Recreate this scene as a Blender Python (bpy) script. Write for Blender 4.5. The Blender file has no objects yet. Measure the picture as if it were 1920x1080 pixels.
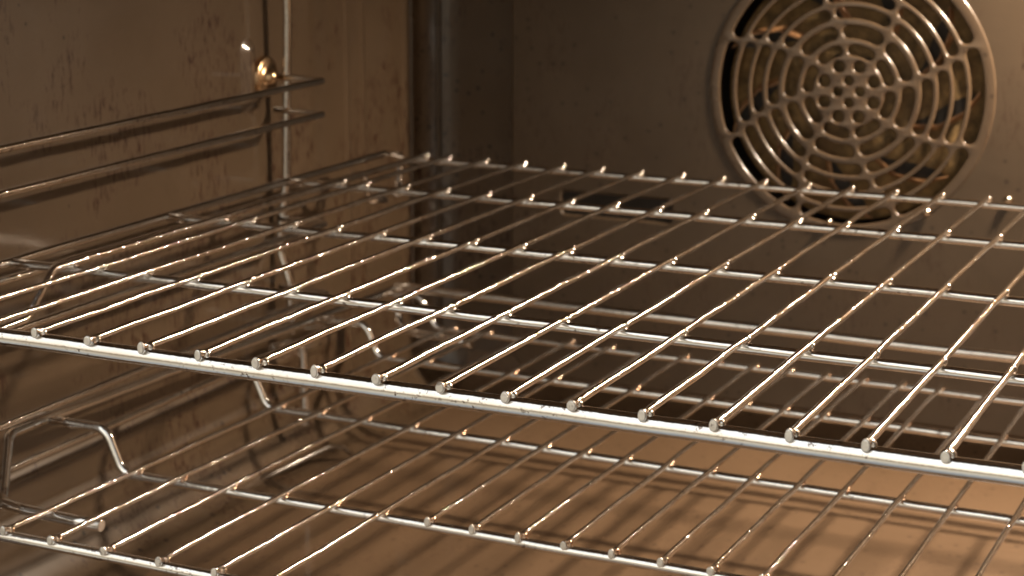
import bpy, bmesh, math, random
from mathutils import Vector, Matrix, Euler, noise

random.seed(7)
S = 0.02          # one layout unit = the 20 mm pitch of the shelf rods
SC = bpy.context.scene
COL = SC.collection

# ------------------------------------------------------------------ camera
cam_d = bpy.data.cameras.new('camera')
cam = bpy.data.objects.new('camera', cam_d)
COL.objects.link(cam)
cam.location = Vector((21.3730, -20.8480, 7.2177)) * S
cam.rotation_euler = Euler((1.34224, -0.00338, 0.43483), 'XYZ')
cam_d.sensor_width = 36.0
cam_d.lens = 3495.9 / 1920 * 36.0
cam_d.clip_start = 0.01
cam_d.clip_end = 50
cam_d.dof.use_dof = True
cam_d.dof.focus_distance = 27.0 * S
cam_d.dof.aperture_fstop = 24.0
cam_d.dof.aperture_blades = 0
SC.camera = cam

# ------------------------------------------------------------------ world: the dim room in front of the open oven
W = bpy.data.worlds.new('World')
SC.world = W
W.use_nodes = True
nt = W.node_tree
nt.nodes.clear()
out = nt.nodes.new('ShaderNodeOutputWorld')
bg = nt.nodes.new('ShaderNodeBackground')
tc = nt.nodes.new('ShaderNodeTexCoord')
sepx = nt.nodes.new('ShaderNodeSeparateXYZ')
nt.links.new(tc.outputs['Generated'], sepx.inputs[0])


def wramp(sock, stops):
    mr = nt.nodes.new('ShaderNodeMapRange')
    mr.inputs['From Min'].default_value = -1; mr.inputs['From Max'].default_value = 1
    nt.links.new(sock, mr.inputs['Value'])
    rp = nt.nodes.new('ShaderNodeValToRGB')
    els = rp.color_ramp.elements
    while len(els) > 1:
        els.remove(els[0])
    els[0].position = (stops[0][0] + 1) / 2; els[0].color = (*stops[0][1], 1)
    for p_, c_ in stops[1:]:
        q_ = els.new((p_ + 1) / 2); q_.color = (*c_, 1)
    nt.links.new(mr.outputs['Result'], rp.inputs['Fac'])
    return rp.outputs['Color']


# a tall bright kitchen window to the left of the oven, everything else dim
strip = wramp(sepx.outputs['X'], [(-0.97, (0.1,) * 3), (-0.72, (0.85,) * 3), (-0.12, (1, 1, 1)), (0.12, (0.8,) * 3), (0.5, (0.5,) * 3), (0.85, (0.25,) * 3)])
front = wramp(sepx.outputs['Y'], [(-0.05, (1, 1, 1)), (0.05, (0, 0, 0))])
height = wramp(sepx.outputs['Z'], [(-0.95, (0.12, 0.12, 0.12)), (-0.72, (0.27, 0.28, 0.28)), (-0.45, (0.46, 0.42, 0.34)), (-0.26, (0.38, 0.32, 0.24)), (-0.10, (0.24, 0.19, 0.13)), (0.04, (0.72, 0.63, 0.47)),
                                   (0.24, (1.0, 0.92, 0.78)), (0.62, (1.0, 0.99, 0.94)), (0.93, (0.92, 0.94, 0.94)), (0.98, (0.2, 0.2, 0.2))])
def wmul(a, b):
    m = nt.nodes.new('ShaderNodeMix'); m.data_type = 'RGBA'; m.blend_type = 'MULTIPLY'
    m.inputs[0].default_value = 1
    nt.links.new(a, m.inputs[6]); nt.links.new(b, m.inputs[7])
    return m.outputs[2]
add = nt.nodes.new('ShaderNodeMix'); add.data_type = 'RGBA'; add.blend_type = 'ADD'
add.inputs[0].default_value = 1
nt.links.new(wmul(wmul(strip, front), height), add.inputs[6])
add.inputs[7].default_value = (0.014, 0.011, 0.009, 1)
nt.links.new(add.outputs[2], bg.inputs['Color'])
bg.inputs['Strength'].default_value = 1.38
nt.links.new(bg.outputs['Background'], out.inputs['Surface'])

# ------------------------------------------------------------------ the oven lamp and the window light of the kitchen
LAMP = Vector((18.5, 21.9, 10.1))
ld = bpy.data.lights.new('oven_bulb_light', 'POINT')
ld.energy = 18.5
ld.color = (1.0, 0.80, 0.60)
ld.shadow_soft_size = 0.72 * S
lo = bpy.data.objects.new('oven_bulb_light', ld)
lo.location = LAMP * S
COL.objects.link(lo)

SC.view_settings.view_transform = 'Standard'
SC.view_settings.look = 'None'
SC.view_settings.exposure = 0.0
SC.view_settings.gamma = 1.0
SC.cycles.max_bounces = 10
SC.cycles.glossy_bounces = 6
SC.cycles.diffuse_bounces = 4
SC.cycles.sample_clamp_indirect = 3.0
SC.cycles.blur_glossy = 0.2
SC.cycles.use_denoising = True


# ------------------------------------------------------------------ node helpers
def new_mat(name):
    m = bpy.data.materials.new(name)
    m.use_nodes = True
    t = m.node_tree
    b = t.nodes['Principled BSDF']
    return m, t, b


def N(t, kind, **kw):
    n = t.nodes.new(kind)
    for k, v in kw.items():
        setattr(n, k, v)
    return n


def tex_noise(t, scale, detail=4, rough=0.5, vec=None):
    n = N(t, 'ShaderNodeTexNoise')
    n.inputs['Scale'].default_value = scale
    n.inputs['Detail'].default_value = detail
    n.inputs['Roughness'].default_value = rough
    if vec is not None:
        t.links.new(vec, n.inputs['Vector'])
    return n


def mapping(t, scale):
    c = N(t, 'ShaderNodeTexCoord')
    m = N(t, 'ShaderNodeMapping')
    m.inputs['Scale'].default_value = scale
    t.links.new(c.outputs['Object'], m.inputs['Vector'])
    return m.outputs['Vector']


def maprange(t, src, a, b, c=0.0, d=1.0):
    m = N(t, 'ShaderNodeMapRange')
    m.inputs['From Min'].default_value = a
    m.inputs['From Max'].default_value = b
    m.inputs['To Min'].default_value = c
    m.inputs['To Max'].default_value = d
    t.links.new(src, m.inputs['Value'])
    return m.outputs['Result']


def mixc(t, fac, a, b):
    m = N(t, 'ShaderNodeMix', data_type='RGBA')
    ia, ib = m.inputs[6], m.inputs[7]
    t.links.new(fac, m.inputs[0])
    for sock, v in ((ia, a), (ib, b)):
        if isinstance(v, tuple):
            sock.default_value = (*v, 1)
        else:
            t.links.new(v, sock)
    return m.outputs[2]


def math_n(t, op, a, b=None):
    m = N(t, 'ShaderNodeMath', operation=op)
    for i, v in enumerate((a, b)):
        if v is None:
            continue
        if isinstance(v, (int, float)):
            m.inputs[i].default_value = v
        else:
            t.links.new(v, m.inputs[i])
    return m.outputs[0]


def bump(t, b, height, strength, dist):
    n = N(t, 'ShaderNodeBump')
    n.inputs['Strength'].default_value = strength
    n.inputs['Distance'].default_value = dist
    t.links.new(height, n.inputs['Height'])
    t.links.new(n.outputs['Normal'], b.inputs['Normal'])


def enamel(name, base, rough=0.34, drips=0.5, specks=0.5, coat=0.25):
    base = (base[0], base[1] * 0.87, base[2] * 0.69)
    m, t, b = new_mat(name)
    v = mapping(t, (1, 1, 1))
    cloud = tex_noise(t, 14, 5, 0.6, v)
    col = mixc(t, maprange(t, cloud.outputs['Fac'], 0.3, 0.7),
               tuple(c * 0.86 for c in base), tuple(c * 1.10 for c in base))
    fine = tex_noise(t, 900, 3, 0.6, v)
    col = mixc(t, maprange(t, fine.outputs['Fac'], 0.35, 0.75, 0.0, 0.5), col, tuple(c * 0.80 for c in base))
    if drips:
        # baked on grease runs: tall narrow blotches, gathered in patches
        vs = mapping(t, (1, 1, 0.22))
        run = tex_noise(t, 620, 4, 0.65, vs)
        gate = tex_noise(t, 28, 3, 0.55, v)
        f = math_n(t, 'MULTIPLY', maprange(t, run.outputs['Fac'], 0.54, 0.585),
                   maprange(t, gate.outputs['Fac'], 0.50, 0.57))
        col = mixc(t, math_n(t, 'MULTIPLY', f, drips), col, (0.028, 0.007, 0.0018))
    if specks:
        vo = N(t, 'ShaderNodeTexVoronoi')
        vo.inputs['Scale'].default_value = 150
        t.links.new(v, vo.inputs['Vector'])
        sz = math_n(t, 'SUBTRACT', vo.outputs['Distance'], 0.15)
        sp = maprange(t, sz, 0.0, 0.06, 1.0, 0.0)
        sep = N(t, 'ShaderNodeSeparateColor')
        t.links.new(vo.outputs['Color'], sep.inputs['Color'])
        pick = maprange(t, sep.outputs['Red'], 0.46, 0.50)
        col = mixc(t, math_n(t, 'MULTIPLY', math_n(t, 'MULTIPLY', sp, pick), specks), col, (0.014, 0.006, 0.003))
    t.links.new(col, b.inputs['Base Color'])
    t.links.new(maprange(t, cloud.outputs['Fac'], 0.2, 0.8, rough * 0.85, rough * 1.2), b.inputs['Roughness'])
    b.inputs['Coat Weight'].default_value = coat
    b.inputs['Coat Roughness'].default_value = 0.075
    wob = tex_noise(t, 35, 2, 0.5, v)
    h = math_n(t, 'ADD', math_n(t, 'MULTIPLY', wob.outputs['Fac'], 1.0), math_n(t, 'MULTIPLY', fine.outputs['Fac'], 0.015))
    bump(t, b, h, 0.35, 0.0012)
    return m


def steel(name, base, rough, tint=0.5, grain=0.5, rust=0.0):
    m, t, b = new_mat(name)
    v = mapping(t, (1, 1, 1))
    b.inputs['Metallic'].default_value = 1.0
    n1 = tex_noise(t, 60, 4, 0.6, v)
    col = mixc(t, maprange(t, n1.outputs['Fac'], 0.45, 0.75, 0.0, tint), base, (0.62, 0.40, 0.20))
    n2 = tex_noise(t, 420, 4, 0.7, v)
    g2 = tex_noise(t, 45, 2, 0.5, v)
    sp = math_n(t, 'MULTIPLY', maprange(t, n2.outputs['Fac'], 0.57, 0.64), maprange(t, g2.outputs['Fac'], 0.48, 0.58))
    col = mixc(t, math_n(t, 'MULTIPLY', sp, 0.75), col, (0.10, 0.045, 0.018))
    if rust:
        r = tex_noise(t, 150, 3, 0.6, v)
        col = mixc(t, maprange(t, r.outputs['Fac'], 0.45, 0.6, 0.2, rust), col, (0.40, 0.13, 0.03))
    t.links.new(col, b.inputs['Base Color'])
    t.links.new(maprange(t, n1.outputs['Fac'], 0.3, 0.7, rough * 0.8, rough * 1.5), b.inputs['Roughness'])
    fine = tex_noise(t, 1500, 3, 0.6, v)
    mid = tex_noise(t, 420, 3, 0.6, v)
    h = math_n(t, 'ADD', math_n(t, 'MULTIPLY', fine.outputs['Fac'], 0.35), mid.outputs['Fac'])
    bump(t, b, h, grain, 0.0003)
    return m


M = {}
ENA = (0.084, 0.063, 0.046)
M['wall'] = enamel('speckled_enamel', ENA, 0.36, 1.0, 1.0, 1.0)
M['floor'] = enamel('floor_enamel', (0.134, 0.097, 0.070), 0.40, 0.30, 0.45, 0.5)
M['panel'] = enamel('panel_enamel', (0.066, 0.052, 0.040), 0.36, 0.35, 0.5, 0.10)
M['cover'] = enamel('fan_cover_enamel', (0.076, 0.058, 0.044), 0.26, 0.25, 0.5, 0.6)
M['bar'] = steel('chromed_bar', (0.92, 0.91, 0.89), 0.06, 0.18, 0.2)
M['rod'] = steel('chromed_rod', (0.92, 0.89, 0.85), 0.05, 0.50, 0.9)
M['end'] = steel('cut_rod_end', (0.90, 0.87, 0.82), 0.42, 0.20, 1.0)
M['weld'] = steel('weld_bead', (0.90, 0.85, 0.78), 0.14, 0.30, 0.4)
M['rusty'] = steel('heat_browned_weld', (0.84, 0.70, 0.56), 0.20, 0.50, 0.5, 0.55)
M['guide'] = steel('side_rack_wire', (0.82, 0.80, 0.77), 0.04, 0.22, 0.45)
M['bronze'] = steel('browned_screw', (0.78, 0.55, 0.34), 0.20, 0.60, 0.4)
M['screw'] = steel('small_screw', (0.75, 0.66, 0.55), 0.15, 0.2, 0.3)


def impeller_mat():
    m, t, b = new_mat('greasy_fan_disc')
    v = mapping(t, (1, 1, 1))
    a = tex_noise(t, 130, 5, 0.7, v)
    c = tex_noise(t, 30, 3, 0.6, v)
    col = mixc(t, maprange(t, a.outputs['Fac'], 0.35, 0.65), (0.075, 0.048, 0.018), (0.27, 0.175, 0.072))
    col = mixc(t, maprange(t, c.outputs['Fac'], 0.5, 0.7, 0, 0.75), col, (0.09, 0.05, 0.02))
    t.links.new(col, b.inputs['Base Color'])
    b.inputs['Roughness'].default_value = 0.7
    bump(t, b, a.outputs['Fac'], 0.5, 0.001)
    return m


M['fan'] = impeller_mat()
m_, t_, b_ = new_mat('rusty_fan_blade')
vv = mapping(t_, (1, 1, 1))
nn = tex_noise(t_, 90, 4, 0.6, vv)
t_.links.new(mixc(t_, maprange(t_, nn.outputs['Fac'], 0.35, 0.65), (0.16, 0.075, 0.030), (0.34, 0.19, 0.09)), b_.inputs['Base Color'])
b_.inputs['Roughness'].default_value = 0.5
b_.inputs['Metallic'].default_value = 0.3
M['blade'] = m_
m_, t_, b_ = new_mat('recess_black')  # near-black for recesses; stands for the shade inside slot and openings
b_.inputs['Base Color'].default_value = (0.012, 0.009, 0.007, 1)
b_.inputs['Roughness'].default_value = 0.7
M['recess'] = m_
m_, t_, b_ = new_mat('lamp_glass')
b_.inputs['Base Color'].default_value = (1, 0.9, 0.75, 1)
b_.inputs['Emission Color'].default_value = (1, 0.75, 0.5, 1)
b_.inputs['Emission Strength'].default_value = 2.0
M['bulb'] = m_


# ------------------------------------------------------------------ object helpers
def tag(o, label=None, cat=None, group=None, kind=None):
    if label: o['label'] = label
    if cat: o['category'] = cat
    if group: o['group'] = group
    if kind: o['kind'] = kind
    return o


def empty(name, loc=(0, 0, 0)):
    o = bpy.data.objects.new(name, None)
    o.empty_display_size = 0.02
    o.location = Vector(loc) * S
    COL.objects.link(o)
    return o


def link_mesh(name, me, mats, parent=None):
    o = bpy.data.objects.new(name, me)
    for m in (mats if isinstance(mats, (list, tuple)) else [mats]):
        me.materials.append(m)
    COL.objects.link(o)
    if parent is not None:
        o.parent = parent
        o.matrix_parent_inverse = Matrix.Translation(-parent.location)
    return o


def bm_obj(name, bm, mats, parent=None, smooth=True):
    me = bpy.data.meshes.new(name)
    bm.to_mesh(me)
    bm.free()
    if smooth:
        me.polygons.foreach_set('use_smooth', [True] * len(me.polygons))
    return link_mesh(name, me, mats, parent)


def round_path(pts, rad, n=7):
    """Polyline with its corners turned into arcs of radius rad (a number or one per corner)."""
    P = [Vector(p) for p in pts]
    out = [P[0]]
    for i in range(1, len(P) - 1):
        r = rad[i - 1] if isinstance(rad, (list, tuple)) else rad
        a = (P[i - 1] - P[i]); b = (P[i + 1] - P[i])
        la, lb = a.length, b.length
        a.normalize(); b.normalize()
        th = a.angle(b)
        if th > math.pi - 0.02 or r <= 0:
            out.append(P[i]); continue
        d = min(r / math.tan(th / 2), la * 0.48, lb * 0.48)
        r2 = d * math.tan(th / 2)
        c = P[i] + (a + b).normalized() * (r2 / math.sin(th / 2))
        s = P[i] + a * d - c
        e_ = P[i] + b * d - c
        ang = s.angle(e_)
        for k in range(n + 1):
            f = k / n
            out.append(c + (s * math.sin((1 - f) * ang) + e_ * math.sin(f * ang)) / math.sin(ang))
    out.append(P[-1])
    return out


def densify(pts, step):
    out = [pts[0]]
    for a, b in zip(pts, pts[1:]):
        n = max(1, int(math.ceil((b - a).length / step)))
        for k in range(1, n + 1):
            out.append(a.lerp(b, k / n))
    return out


def tube(bm, pts, r, seg=14, cap=True, mat=0, wob=0.0, seed=0.0):
    """Tube of radius r (number or function of point index) along pts, layout units."""
    P = [Vector(p) for p in pts]
    n = len(P)
    up = None
    rings = []
    for i in range(n):
        t = (P[min(i + 1, n - 1)] - P[max(i - 1, 0)]).normalized()
        if up is None:
            up = Vector((0, 0, 1)) if abs(t.z) < 0.9 else Vector((1, 0, 0))
        up = (up - t * up.dot(t)).normalized()
        side = t.cross(up)
        rr = r(i) if callable(r) else r
        ru, rs = (rr if isinstance(rr, tuple) else (rr, rr))
        c = P[i].copy()
        if wob:
            c += Vector((noise.noise(Vector((P[i].x, P[i].y, seed)) * 0.7),
                         noise.noise(Vector((P[i].z, P[i].y, seed + 9)) * 0.7),
                         noise.noise(Vector((P[i].x + 5, P[i].y, seed + 4)) * 0.7))) * wob
        rings.append([bm.verts.new((c + up * ru * math.cos(a) + side * rs * math.sin(a)) * S)
                      for a in [2 * math.pi * k / seg for k in range(seg)]])
    for A, B in zip(rings, rings[1:]):
        for k in range(seg):
            f = bm.faces.new((A[k], A[(k + 1) % seg], B[(k + 1) % seg], B[k]))
            f.material_index = mat
    if cap:
        for ring, fl in ((rings[0], True), (rings[-1], False)):
            # a small chamfer towards the flat cut end
            c = sum((v.co for v in ring), Vector()) / seg
            inner = [bm.verts.new(c + (v.co - c) * 0.8) for v in ring]
            for k in range(seg):
                q = (ring[k], inner[k], inner[(k + 1) % seg], ring[(k + 1) % seg])
                f = bm.faces.new(q if fl else q[::-1]); f.material_index = mat
            f = bm.faces.new(inner if not fl else inner[::-1]); f.material_index = mat
            f.smooth = False
    return rings


def blob(bm, c, r, mat=0, seed=0.0, sub=2, amp=0.15):
    """A small lumpy bead (weld)."""
    res = bmesh.ops.create_icosphere(bm, subdivisions=sub, radius=1.0)
    for v in res['verts']:
        d = v.co.normalized()
        k = 1 + amp * noise.noise(d * 1.7 + Vector((seed, 0, 0)))
        v.co = (Vector(c) + Vector((d.x * r[0], d.y * r[1], d.z * r[2])) * k) * S
        for f in v.link_faces:
            f.material_index = mat
            f.smooth = True


# ------------------------------------------------------------------ cavity
XL, XR, YB, ZF, ZC, YF = -2.6, 22.6, 24.8, -7.6, 9.4, -1.2
RC, RB = 1.45, 1.2

oven = empty('oven', (10, 12, ZF))
tag(oven, 'brown speckled enamel oven cavity with round fan cover in its back panel', 'oven')


def ring_points(inset):
    x0, x1, z0, z1 = XL + inset, XR - inset, ZF + inset, ZC - inset
    rc = max(RC - inset, 0.25)
    pts = {}
    def arc(cx, cz, a0, a1, n=16):
        return [(cx + rc * math.cos(math.radians(a0 + (a1 - a0) * k / n)),
                 cz + rc * math.sin(math.radians(a0 + (a1 - a0) * k / n))) for k in range(n + 1)]
    def line(a, b, n):
        return [(a[0] + (b[0] - a[0]) * k / n, a[1] + (b[1] - a[1]) * k / n) for k in range(n + 1)]
    nz = 360
    # left wall: from under the ceiling down, round the lower fillet
    left = arc(x0 + rc, z1 - rc, 90, 180) + line((x0, z1 - rc), (x0, z0 + rc), nz)[1:] + arc(x0 + rc, z0 + rc, 180, 270)[1:]
    floor = line((x0 + rc, z0), (x1 - rc, z0), 40)
    right = arc(x1 - rc, z0 + rc, 270, 360) + line((x1, z0 + rc), (x1, z1 - rc), 30)[1:] + arc(x1 - rc, z1 - rc, 0, 90)[1:]
    ceil = line((x1 - rc, z1), (x0 + rc, z1), 40)
    return {'left': left, 'floor': floor, 'right': right, 'ceiling': ceil}


def depth_rows():
    rows = []
    y = YF
    while y < YB - RB - 1e-6:
        rows.append((y, 0.0)); y += 0.03 if 15.4 < y < 17.0 else (0.06 if y > 20 else 0.12)
    for k in range(0, 13):
        a = math.pi / 2 * k / 12
        rows.append((YB - RB + RB * math.sin(a), RB * (1 - math.cos(a))))
    return rows


ROWS = depth_rows()


def sstep(a, b, x):
    t = min(1, max(0, (x - a) / (b - a)))
    return t * t * (3 - 2 * t)


def wall_relief(y, z):
    """Pressed relief of the side wall, outwards from the wall plane."""
    d = 0.0
    # upright lozenge boss by the rear screw
    cy, z0, z1, w = 16.12, 1.50, 2.72, 0.27
    zz = min(max(z, z0), z1)
    q = math.hypot((y - cy), z - zz)
    d += 0.50 * min(max(0.31 - q, 0.0), 0.23)
    # two long shallow steps low on the wall
    for zc, h in ((-5.05, 0.10), (-5.95, 0.10)):
        d += h * math.exp(-((z - zc) / 0.16) ** 2) * sstep(-0.5, 2.0, y) * (1 - sstep(18.5, 20.5, y))
    for yc in (20.75, 21.55):
        d += 0.035 * math.exp(-((y - yc) / 0.10) ** 2)
    # slight pressing in line with the rear upright
    d += 0.05 * math.exp(-((y - 18.9) / 0.5) ** 2)
    d += 0.04 * noise.noise(Vector((y * 0.25, z * 0.25, 1.3)))
    return d


def shell(part, name, mat, relief=None):
    bm = bmesh.new()
    grid = []
    for y, ins in ROWS:
        pts = ring_points(ins)[part]
        row = []
        for (x, z) in pts:
            if relief:
                if abs(x - (XL + ins)) < 1e-4:
                    x += relief(y, z) * (1 - sstep(0, 0.4, ins))
            row.append(bm.verts.new(Vector((x, y, z)) * S))
        grid.append(row)
    for A, B in zip(grid, grid[1:]):
        for k in range(len(A) - 1):
            bm.faces.new((A[k], A[k + 1], B[k + 1], B[k]))
    return bm_obj(name, bm, mat, oven)


shell('left', 'side_wall', M['wall'], wall_relief)
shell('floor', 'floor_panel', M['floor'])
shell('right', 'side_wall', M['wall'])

# ceiling with a recessed round lamp well
bm = bmesh.new()
LC = (18.3, 21.2); LR = 1.40
grid = []
for y, ins in ROWS:
    grid.append([bm.verts.new(Vector((x, y, z)) * S) for (x, z) in ring_points(ins)['ceiling']])
for A, B in zip(grid, grid[1:]):
    for k in range(len(A) - 1):
        c = (A[k].co + A[k + 1].co + B[k].co + B[k + 1].co) / 4 / S
        if math.hypot(c.x - LC[0], c.y - LC[1]) < LR + 0.35:
            continue
        bm.faces.new((A[k], A[k + 1], B[k + 1], B[k]))
ceil = bm_obj('ceiling_panel', bm, M['wall'], oven)
bm = bmesh.new()
prof = [(3.1, ZC - 0.02), (LR + 0.05, ZC - 0.02), (LR, ZC + 0.03), (LR, ZC + 1.2), (0.02, ZC + 1.25)]
rings = []
for r_, z_ in prof:
    rings.append([bm.verts.new(Vector((LC[0] + r_ * math.cos(2 * math.pi * k / 48), LC[1] + r_ * math.sin(2 * math.pi * k / 48), z_)) * S) for k in range(48)])
for A, B in zip(rings, rings[1:]):
    for k in range(48):
        bm.faces.new((A[k], A[(k + 1) % 48], B[(k + 1) % 48], B[k]))
bm_obj('lamp_well', bm, M['recess'], oven)

# a slim rib added on the floor fillet to catch a lamp highlight
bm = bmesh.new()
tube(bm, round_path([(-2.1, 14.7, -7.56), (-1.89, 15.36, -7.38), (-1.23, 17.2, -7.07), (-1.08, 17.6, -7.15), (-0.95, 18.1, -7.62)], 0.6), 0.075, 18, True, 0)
bm_obj('highlight_rib', bm, M['cover'], oven)

# two slim ribs added in the rounded back corner to make upright reflections
for ang_ in (24, 62):
    a_ = math.radians(ang_)
    fx, fy = XL + RB * (1 - math.sin(a_)), YB - RB * (1 - math.cos(a_))
    fx, fy = XL + RB - RB * math.cos(a_), YB - RB + RB * math.sin(a_)
    bm = bmesh.new()
    tube(bm, densify([Vector((fx, fy, -6.3)), Vector((fx, fy, 8.2))], 0.5), 0.085, 16, True, 0)
    bm_obj('corner_reflection_rib', bm, M['cover'], oven)

# back wall: the flat sheet inside the last ring
bm = bmesh.new()
y, ins = ROWS[-1]
R4 = ring_points(ins)
loop = R4['left'][:-1] + R4['floor'][:-1] + R4['right'][:-1] + R4['ceiling'][:-1]
clean = []
for p in loop:
    if not clean or math.hypot(p[0] - clean[-1][0], p[1] - clean[-1][1]) > 1e-5:
        clean.append(p)
bm.faces.new([bm.verts.new(Vector((p[0], y, p[1])) * S) for p in clean])
bm_obj('back_wall', bm, M['wall'], oven, smooth=False)


# ------------------------------------------------------------------ pressed sheets from 2D outlines
def sheet(name, loops, y_front, thick, bevel, mat, parent, res=4, weighted=True):
    cu = bpy.data.curves.new(name, 'CURVE')
    cu.dimensions = '2D'
    cu.fill_mode = 'BOTH'
    cu.extrude = max(thick / 2 - bevel, 0.0) * S
    cu.bevel_depth = bevel * S
    cu.bevel_resolution = res
    cu.offset = -bevel * S
    for lp in loops:
        sp = cu.splines.new('POLY')
        sp.points.add(len(lp) - 1)
        for p, (u, v) in zip(sp.points, lp):
            p.co = (u * S, v * S, 0, 1)
        sp.use_cyclic_u = True
    tmp = bpy.data.objects.new('tmp_outline', cu)
    COL.objects.link(tmp)
    bpy.context.view_layer.update()
    dg = bpy.context.evaluated_depsgraph_get()
    me = bpy.data.meshes.new_from_object(tmp.evaluated_get(dg))
    bpy.data.objects.remove(tmp)
    bpy.data.curves.remove(cu)
    # local x,y -> world x,z ; local +z -> towards the viewer (-y)
    T = Matrix(((1, 0, 0, 0), (0, 0, -1, (y_front + thick / 2) * S), (0, 1, 0, 0), (0, 0, 0, 1)))
    me.transform(T)
    bm = bmesh.new()
    bm.from_mesh(me)
    bmesh.ops.remove_doubles(bm, verts=bm.verts, dist=1e-6)
    bmesh.ops.recalc_face_normals(bm, faces=bm.faces)
    bm.to_mesh(me)
    bm.free()
    me.name = name
    me.materials.clear()
    me.polygons.foreach_set('use_smooth', [True] * len(me.polygons))
    o = link_mesh(name, me, mat, parent)
    if weighted:
        wn = o.modifiers.new('weighted', 'WEIGHTED_NORMAL')
        wn.weight = 100
    return o


def rrect(x0, z0, x1, z1, r, n=10):
    out = []
    for cx, cz, a in ((x1 - r, z0 + r, -90), (x1 - r, z1 - r, 0), (x0 + r, z1 - r, 90), (x0 + r, z0 + r, 180)):
        for k in range(n + 1):
            t = math.radians(a + 90 * k / n)
            out.append((cx + r * math.cos(t), cz + r * math.sin(t)))
    return out


def circle(cx, cz, r, n=96):
    return [(cx + r * math.cos(2 * math.pi * k / n), cz + r * math.sin(2 * math.pi * k / n)) for k in range(n)]


FX, FZ, FR = 9.76, 1.62, 3.54
YP = 23.6
panel = sheet('back_panel', [rrect(0.72, -6.55, 18.8, 9.1, 0.9), circle(FX, FZ, 3.42, 120),
                             rrect(2.2, -2.02, 5.27, -1.42, 0.12, 6)],
              YP, 1.19, 0.07, M['panel'], oven, 4)

# fan cover: seven rings of slots between eight curved spokes, round holes at the hub
loops = [circle(FX, FZ, FR, 160)]
K = 1 / 221.5
for rc_, w_ in ((690, 35), (597, 31), (512, 29), (424, 30), (323, 36), (226, 30)):
    base = 8 + (rc_ - 250) * (16.5 / 470)
    for k in range(8):
        g = math.degrees((14 + w_) / rc_)
        a0 = base + 45 * k + g
        a1 = base + 45 * (k + 1) - g
        lp = []
        n = 18
        for i in range(n + 1):
            a = math.radians(a0 + (a1 - a0) * i / n)
            lp.append(((rc_ + w_) * math.cos(a), (rc_ + w_) * math.sin(a)))
        for i in range(1, 8):
            ph = math.radians(a1) + math.pi * i / 8
            c = (rc_ * math.cos(math.radians(a1)), rc_ * math.sin(math.radians(a1)))
            lp.append((c[0] + w_ * math.cos(ph), c[1] + w_ * math.sin(ph)))
        for i in range(n + 1):
            a = math.radians(a1 + (a0 - a1) * i / n)
            lp.append(((rc_ - w_) * math.cos(a), (rc_ - w_) * math.sin(a)))
        for i in range(1, 8):
            ph = math.radians(a0) + math.pi + math.pi * i / 8
            c = (rc_ * math.cos(math.radians(a0)), rc_ * math.sin(math.radians(a0)))
            lp.append((c[0] + w_ * math.cos(ph), c[1] + w_ * math.sin(ph)))
        loops.append([(FX + u * K, FZ + v * K) for u, v in lp])
for k in range(8):
    a = math.radians(24 + 45 * k)
    loops.append(circle(FX + 146 * K * math.cos(a), FZ + 146 * K * math.sin(a), 33 * K, 28))
for k in range(4):
    a = math.radians(3 + 90 * k)
    loops.append(circle(FX + 60 * K * math.cos(a), FZ + 60 * K * math.sin(a), 26 * K, 24))
cover = sheet('fan_cover', loops, 23.572, 0.095, 0.036, M['cover'], oven, 3, False)

# fan behind the cover
bm = bmesh.new()
rings = []
for r_, y_ in ((0.02, 23.74), (0.30, 23.74), (0.36, 23.77), (0.5, 23.79), (3.15, 23.80), (3.19, 23.86), (0.02, 23.9)):
    rings.append([bm.verts.new(Vector((FX + 0.10 + r_ * math.cos(2 * math.pi * k / 64), y_, FZ + r_ * math.sin(2 * math.pi * k / 64))) * S) for k in range(64)])
for A, B in zip(rings, rings[1:]):
    for k in range(64):
        bm.faces.new((A[k], A[(k + 1) % 64], B[(k + 1) % 64], B[k]))
# black patches painting the shade in sickle openings and the holes round the hub
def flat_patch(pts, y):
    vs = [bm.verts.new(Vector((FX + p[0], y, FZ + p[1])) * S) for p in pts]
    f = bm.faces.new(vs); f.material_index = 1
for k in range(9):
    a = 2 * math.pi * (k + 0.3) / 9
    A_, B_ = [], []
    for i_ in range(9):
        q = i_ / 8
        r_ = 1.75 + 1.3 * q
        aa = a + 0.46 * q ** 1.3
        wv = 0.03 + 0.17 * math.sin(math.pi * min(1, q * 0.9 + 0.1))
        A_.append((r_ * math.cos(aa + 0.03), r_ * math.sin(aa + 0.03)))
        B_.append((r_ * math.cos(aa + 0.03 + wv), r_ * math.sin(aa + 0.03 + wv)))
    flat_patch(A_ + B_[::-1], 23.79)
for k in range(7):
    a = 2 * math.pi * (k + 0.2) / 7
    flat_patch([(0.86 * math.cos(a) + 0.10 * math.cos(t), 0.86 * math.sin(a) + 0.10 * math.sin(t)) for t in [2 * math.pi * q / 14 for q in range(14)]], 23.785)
fan = bm_obj('fan', bm, [M['fan'], M['recess']], oven)
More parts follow.
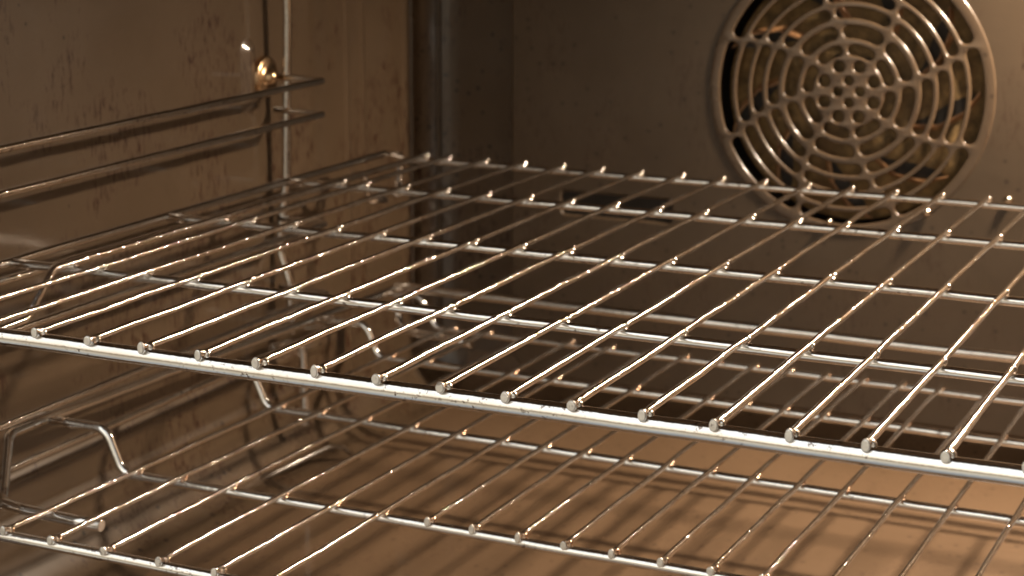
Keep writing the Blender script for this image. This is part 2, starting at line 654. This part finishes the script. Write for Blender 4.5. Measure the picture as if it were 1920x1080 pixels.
for k in range(9):
    a = 2 * math.pi * (k + 0.3) / 9
    bm = bmesh.new()
    vs = []
    for s_, (r_, da) in enumerate(((1.75, 0.0), (2.3, 0.13), (2.8, 0.32), (3.15, 0.50))):
        aa = a + da
        for (yy, dr) in ((23.69, 0.0), (23.80, 0.0)):
            for th in (-0.035, 0.035):
                ux, uz = math.cos(aa), math.sin(aa)
                tx, tz = -uz, ux
                off = th + (0.12 if yy < 23.75 else 0.0)
                vs.append(bm.verts.new(Vector((FX + r_ * ux + tx * off, yy, FZ + r_ * uz + tz * off)) * S))
    for s_ in range(3):
        b0, b1 = s_ * 4, s_ * 4 + 4
        for i, j in ((0, 1), (1, 3), (3, 2), (2, 0)):
            bm.faces.new((vs[b0 + i], vs[b0 + j], vs[b1 + j], vs[b1 + i]))
    bm.faces.new((vs[0], vs[1], vs[3], vs[2])); bm.faces.new((vs[12], vs[14], vs[15], vs[13]))
    bmesh.ops.recalc_face_normals(bm, faces=bm.faces)
    b = bm_obj('fan_blade', bm, M['blade'], None, smooth=False)
    b.parent = fan
# fan chamber lining
bm = bmesh.new()
rings = [[bm.verts.new(Vector((FX + r_ * math.cos(2 * math.pi * k / 64), y_, FZ + r_ * math.sin(2 * math.pi * k / 64))) * S) for k in range(64)]
         for r_, y_ in ((3.33, 23.75), (3.33, 24.70), (0.05, 24.72))]
for A, B in zip(rings, rings[1:]):
    for k in range(64):
        bm.faces.new((A[k], A[(k + 1) % 64], B[(k + 1) % 64], B[k]))
bm_obj('fan_chamber', bm, M['recess'], oven)


bm = bmesh.new()  # black block added in the vent slot as painted shade inside
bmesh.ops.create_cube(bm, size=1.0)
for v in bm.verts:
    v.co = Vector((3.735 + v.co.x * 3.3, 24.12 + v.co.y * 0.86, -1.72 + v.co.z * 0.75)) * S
bm_obj('vent_shade_block', bm, M['recess'], oven, smooth=False)


def screw_head(x, z, y, r, parent, mat):
    bm = bmesh.new()
    rings = []
    for rr, dy in ((r, 0), (r * 0.98, -0.05), (r * 0.75, -0.11), (r * 0.35, -0.14), (0.004, -0.145)):
        rings.append([bm.verts.new(Vector((x + rr * math.cos(2 * math.pi * k / 20), y + dy, z + rr * math.sin(2 * math.pi * k / 20))) * S) for k in range(20)])
    for A, B in zip(rings, rings[1:]):
        for k in range(20):
            bm.faces.new((A[k], A[(k + 1) % 20], B[(k + 1) % 20], B[k]))
    return bm_obj('screw', bm, mat, parent)


screw_head(11.84, -1.16, 23.555, 0.11, oven, M['screw'])
screw_head(13.74, -0.72, YP, 0.11, oven, M['screw'])
screw_head(9.45, -1.6, 23.555, 0.09, oven, M['screw'])

# ------------------------------------------------------------------ side rack (hung on the left wall)
rack = empty('side_rack', (-2.3, 9.5, -6.5))
tag(rack, 'chromed wire side rack with pairs of guide wires on the left wall', 'side rack')
GX = -1.0
ga = 0.085


def wire(name, pts, rad, r, mat, parent, seg=12, seed=0.0, wob=0.012):
    bm = bmesh.new()
    p = densify(round_path(pts, rad), 0.6)
    tube(bm, p, r, seg, True, 0, wob, seed)
    return bm_obj(name, bm, mat, parent)


YT = 16.86
for i, (z0, z1, full) in enumerate(((2.0, 2.04, 1), (1.18, 1.25, 1), (-1.38, -1.38, 1), (-3.09, -3.09, 1), (-3.97, -3.97, 1))):
    wire('guide_wire', [(-2.1, 2.3, z0), (GX, 2.5, z0), (GX, YT, z1), (-2.42, YT + 0.16, z1)], [0.3, 0.12], ga, M['guide'], rack, seed=i)
# the wire the upper shelf rests on runs on and hooks down behind
wire('guide_wire', [(-2.1, 2.3, -0.40), (GX, 2.5, -0.40), (GX, 18.7, -0.42), (GX, 18.95, -1.15), (-0.75, 19.4, -1.18)], [0.3, 0.2, 0.15], ga, M['guide'], rack, seed=21)
wire('guide_wire', [(GX - 0.17, 15.9, -0.50), (GX - 0.02, YT, -0.50), (-2.42, YT + 0.16, -0.50)], [0.12], ga, M['guide'], rack, seed=22)
wire('upright', [(-2.05, 17.05, 9.0), (-2.06, 17.05, 3.5), (-2.14, 17.05, 1.3), (-2.2, 17.05, -0.4), (-2.40, 17.05, -1.7), (-2.42, 17.05, -2.2),
                 (-2.17, 17.05, -2.95), (-2.15, 17.05, -4.25)], 0.6, 0.105, M['guide'], rack, 14, 30)
wire('upright', [(-2.15, 16.1, -4.42), (-2.12, 16.8, -4.42), (-1.80, 17.0, -4.52), (-1.77, 17.0, -6.5)], 0.22, 0.105, M['guide'], rack, 14, 31)
wire('upright', [(-2.1, 2.3, 9.0), (-2.1, 2.3, -6.4)], 0.3, 0.105, M['guide'], rack, 14, 32)

# round screw washer holding the rack at the rear
bm = bmesh.new()
rings = []
cy, cz = 16.72, 2.07
for rr, dx in ((0.48, -2.62), (0.50, -2.48), (0.47, -2.42), (0.38, -2.40), (0.22, -2.43), (0.18, -2.30), (0.13, -2.22), (0.01, -2.20)):
    rings.append([bm.verts.new(Vector((dx, cy + rr * 0.95 * math.cos(2 * math.pi * k / 36), cz + rr * math.sin(2 * math.pi * k / 36))) * S) for k in range(36)])
for A, B in zip(rings, rings[1:]):
    for k in range(36):
        bm.faces.new((A[k], A[(k + 1) % 36], B[(k + 1) % 36], B[k]))
bm_obj('screw', bm, M['bronze'], rack)


# ------------------------------------------------------------------ wire shelves
def rod_mesh(x, y0, y1, zf, r, bars, z_extra=0.0, seed=0.0, rust=False, front_cap=True, hook=None):
    """One grid rod running front to back with flattened front end and weld beads at the bars.
    zf(x,y) is the height of the rod axis."""
    bm = bmesh.new()
    if hook:
        pts = [Vector((x, p[0], p[1])) for p in hook] + []
        path = densify(round_path(pts + [Vector((x, y1, zf(x, y1)))], 0.16), 0.5)
        tube(bm, path, r, 12, True, 0, 0.010, seed)
    else:
        ys = [y0, y0 + 0.035, y0 + 0.07, y0 + 0.12, y0 + 0.17]
        y = y0 + 0.5
        while y < y1 - 0.3:
            ys.append(y); y += 0.4
        ys += [y1 - 0.12, y1 - 0.05, y1]
        path = [Vector((x, yy, zf(x, yy))) for yy in ys]
        k = 0.86 + 0.30 * random.random()

        def rad(i):
            if i == 0: return (r * 1.40 * k, r * 0.98 / k)
            if i == 1: return (r * 1.62 * k, r * 1.12 / k)
            if i == 2: return (r * 1.50 * k, r * 1.10 / k)
            if i == 3: return (r * 1.22, r * 1.10)
            if i >= len(ys) - 2: return (r * 1.2, r * 1.15)
            return r
        tube(bm, path, rad, 18, True, 0, 0.017, seed)
        # the cut faces at the front are duller
        for f in bm.faces:
            c = f.calc_center_median() / S
            if c.y < y0 + 0.02:
                f.material_index = 1
    if front_cap and not hook:
        blob(bm, (x + 0.02, y0 + 0.20, zf(x, y0) - 0.015), (0.075 + 0.02 * random.random(), 0.075, 0.06), 2, seed * 2.3, 2, 0.35)
        blob(bm, (x - 0.01, y0 + 0.10, zf(x, y0) - 0.07), (0.06, 0.06, 0.05), 2, seed * 4.3, 2, 0.35)
    for j, yb in enumerate(bars):
        zz = zf(x, yb)
        s2 = seed * 3.1 + j * 1.7
        wk = 0.75 if rust else 1.0
        blob(bm, (x + 0.025, yb + 0.055, zz + 0.005 - (0.02 if rust else 0)), (0.068 * wk, 0.060 * wk, 0.055 * wk), 2, s2)
        blob(bm, (x, yb, zz - 0.05), (0.085, 0.10, 0.05), 2, s2 + 5)
    return bm


def bar_mesh(pts, rad, r, seed, seg=18):
    bm = bmesh.new()
    tube(bm, densify(round_path(pts, rad, 9), 0.6), r, seg, True, 0, 0.014, seed)
    return bm


RR = 0.056
# ---- upper shelf
up = empty('wire_shelf', (10, 10, 0))
tag(up, 'upper chromed wire shelf with a thick front bar, its back edge before the fan', 'oven shelf')
flat = lambda x, y: 0.0
XS0, XS1 = -1.08, 21.08
YB1 = (1.44, 5.67, 10.58, 15.34)
ZB = -0.125
bm_obj('front_bar', bar_mesh([(XS0, 4.2, ZB), (XS0, 2.3, ZB - 0.02), (0.4, YB1[0], ZB - 0.04), (19.6, YB1[0], ZB - 0.04), (XS1, 2.3, ZB - 0.02), (XS1, 4.2, ZB)],
                             [0.8, 0.8, 0.8, 0.8], 0.138, 1.0, 28), M['bar'], up)
for j, yb in enumerate(YB1[1:]):
    bm_obj('cross_bar', bar_mesh([(XS0, yb, ZB), (XS1, yb, ZB)], 0.1, 0.088, 2.0 + j), M['bar'], up)
# side wire, rear corner and rear bar in one bend, with the little drop at the corner
for sx, xs in ((1, XS0), (-1, XS1)):
    mid = 10.0
    pts = [(xs, 4.1, -0.10), (xs, 19.95, -0.12), (xs + sx * 0.35, 19.95, -0.12), (xs + sx * 0.55, 19.75, -0.12), (xs + sx * 0.62, 19.5, -0.85), (xs + sx * 0.9, 18.9, -0.9)]
    bm_obj('side_wire', bar_mesh(pts, 0.22, 0.090, 7.0 + sx), M['guide'], up)
bm_obj('rear_bar', bar_mesh([(-0.95, 19.90, -0.11), (-0.2, 19.42, ZB), (20.2, 19.42, ZB), (20.95, 19.90, -0.11)], 0.5, 0.080, 11.0), M['bar'], up)
xs_up = [0.34] + [0.985, 1.995] + [float(k) for k in range(3, 20)] + [19.66]
for i, x in enumerate(xs_up):
    edge = i in (0, len(xs_up) - 1)
    if edge:
        bm = rod_mesh(x, 1.3, 19.56, flat, 0.075, YB1[1:] + (19.42,), seed=i, hook=[(1.5, -0.80), (4.30, -0.74), (5.12, 0.0)])
    else:
        bm = rod_mesh(x + random.uniform(-0.012, 0.012), 1.28, 19.56, flat, RR, YB1[1:] + (19.42,), seed=i)
    bm_obj('rod', bm, [M['rod'], M['end'], M['weld']], up)

# ---- lower shelf, sunken grid, tilted slightly to the back
low = empty('wire_shelf', (10, 10, -4))
tag(low, 'lower chromed wire shelf with sunken grid and cut-out front, under the upper shelf', 'oven shelf')
pl = lambda x, y: -3.9425 - 0.0044 * x - 0.01927 * y
side_z = lambda y: -3.28 - 0.0292 * (y - 5.46)
MX = 9.85                                   # middle of the shelf; the right half mirrors the left
RL = 0.054
yF, y2, y3, y4, y5 = 2.74, 6.48, 11.55, 16.45, 19.55
xs_left = [0.989, 1.980, 3.074, 4.166, 5.250, 6.232, 7.146, 8.005, 8.883, 9.731]
xs_low = xs_left + [10.594, 11.468, 12.338, 13.196, 14.227, 15.183, 16.307, 17.4, 18.55]


def mir(pts, side):
    return pts if side == 0 else [(2 * MX - p[0], p[1], p[2]) for p in pts]


for side in (0, 1):
    # side wire: front stub, corner, long high run, rear corner, rear stub
    pts = [(2.08, 3.88, pl(2, 3.9) - 0.125), (0.35, 3.95, pl(0, 3.9) - 0.125), (-0.30, 4.12, -4.16), (-0.92, 5.12, -3.26), (XS0, 6.3, -3.32),
           (XS0, 20.45, side_z(20.45)), (-1.0, 20.42, -4.62), (-0.45, 19.6, -4.55), (0.3, 19.1, pl(0, 19.1) - 0.13), (1.95, 18.75, pl(2, 18.7) - 0.13)]
    bm_obj('side_wire', bar_mesh(mir(pts, side), [0.5, 0.4, 0.45, 0.6, 0.28, 0.3, 0.5, 0.4], 0.108, 40.0 + side), M['bar'], low)
BARS = []
for j, (yb, hx) in enumerate(((y2, ((XS0, -3.37), (0.26, -3.36), (0.62, -4.20))),
                              (y3, ((XS0, side_z(y3)), (0.26, -3.50), (0.62, -4.29))),
                              (y4, ((XS0, side_z(y4)), (0.26, -3.60), (0.60, -4.38))),
                              (y5 + 0.18, ((XS0, side_z(19.7)), (0.02, -3.66), (0.42, -4.44))))):
    L = [(p[0], yb, p[1]) for p in hx]
    Rr = [(2 * MX - p[0], yb, p[1]) for p in hx][::-1]
    zb = lambda x: pl(x, yb) - 0.125
    pts = L + [(1.6, yb, zb(1)), (2 * MX - 1.6, yb, zb(18))] + Rr
    bm_obj('cross_bar', bar_mesh(pts, [0.34, 0.34, 0.3, 0.3, 0.34, 0.34], 0.094 if j < 3 else 0.078, 50.0 + j), M['bar'], low)
# high rear rail
yr = 20.3
bm_obj('rear_rail', bar_mesh([(-1.0, yr, -3.62), (2 * MX + 1.0, yr, -3.70)], 0.1, 0.125, 60.0, 24), M['bar'], low)
# front bar on each side of the cut-out
zf_ = lambda x, y: pl(x, y) - 0.13
for side in (0, 1):
    pts = [(-0.2, 3.9, -4.12), (0.1, yF, zf_(0, yF)), (6.42, yF, zf_(6, yF))]
    bm_obj('front_bar', bar_mesh(mir(pts, side), [0.6], 0.105, 64.0 + side), M['bar'], low)
for i, x in enumerate(xs_low):
    short = 6.5 < x < 13.5
    ya = (y2 - 0.14) if short else 2.60
    bars = ((y2 + 0.0,) if not short else ()) + (y3, y4, y5 + 0.15)
    bm = rod_mesh(x, ya, y5 + 0.26, pl, RL, bars, seed=70 + i, rust=True)
    bm_obj('rod', bm, [M['rod'], M['end'], M['rusty']], low)
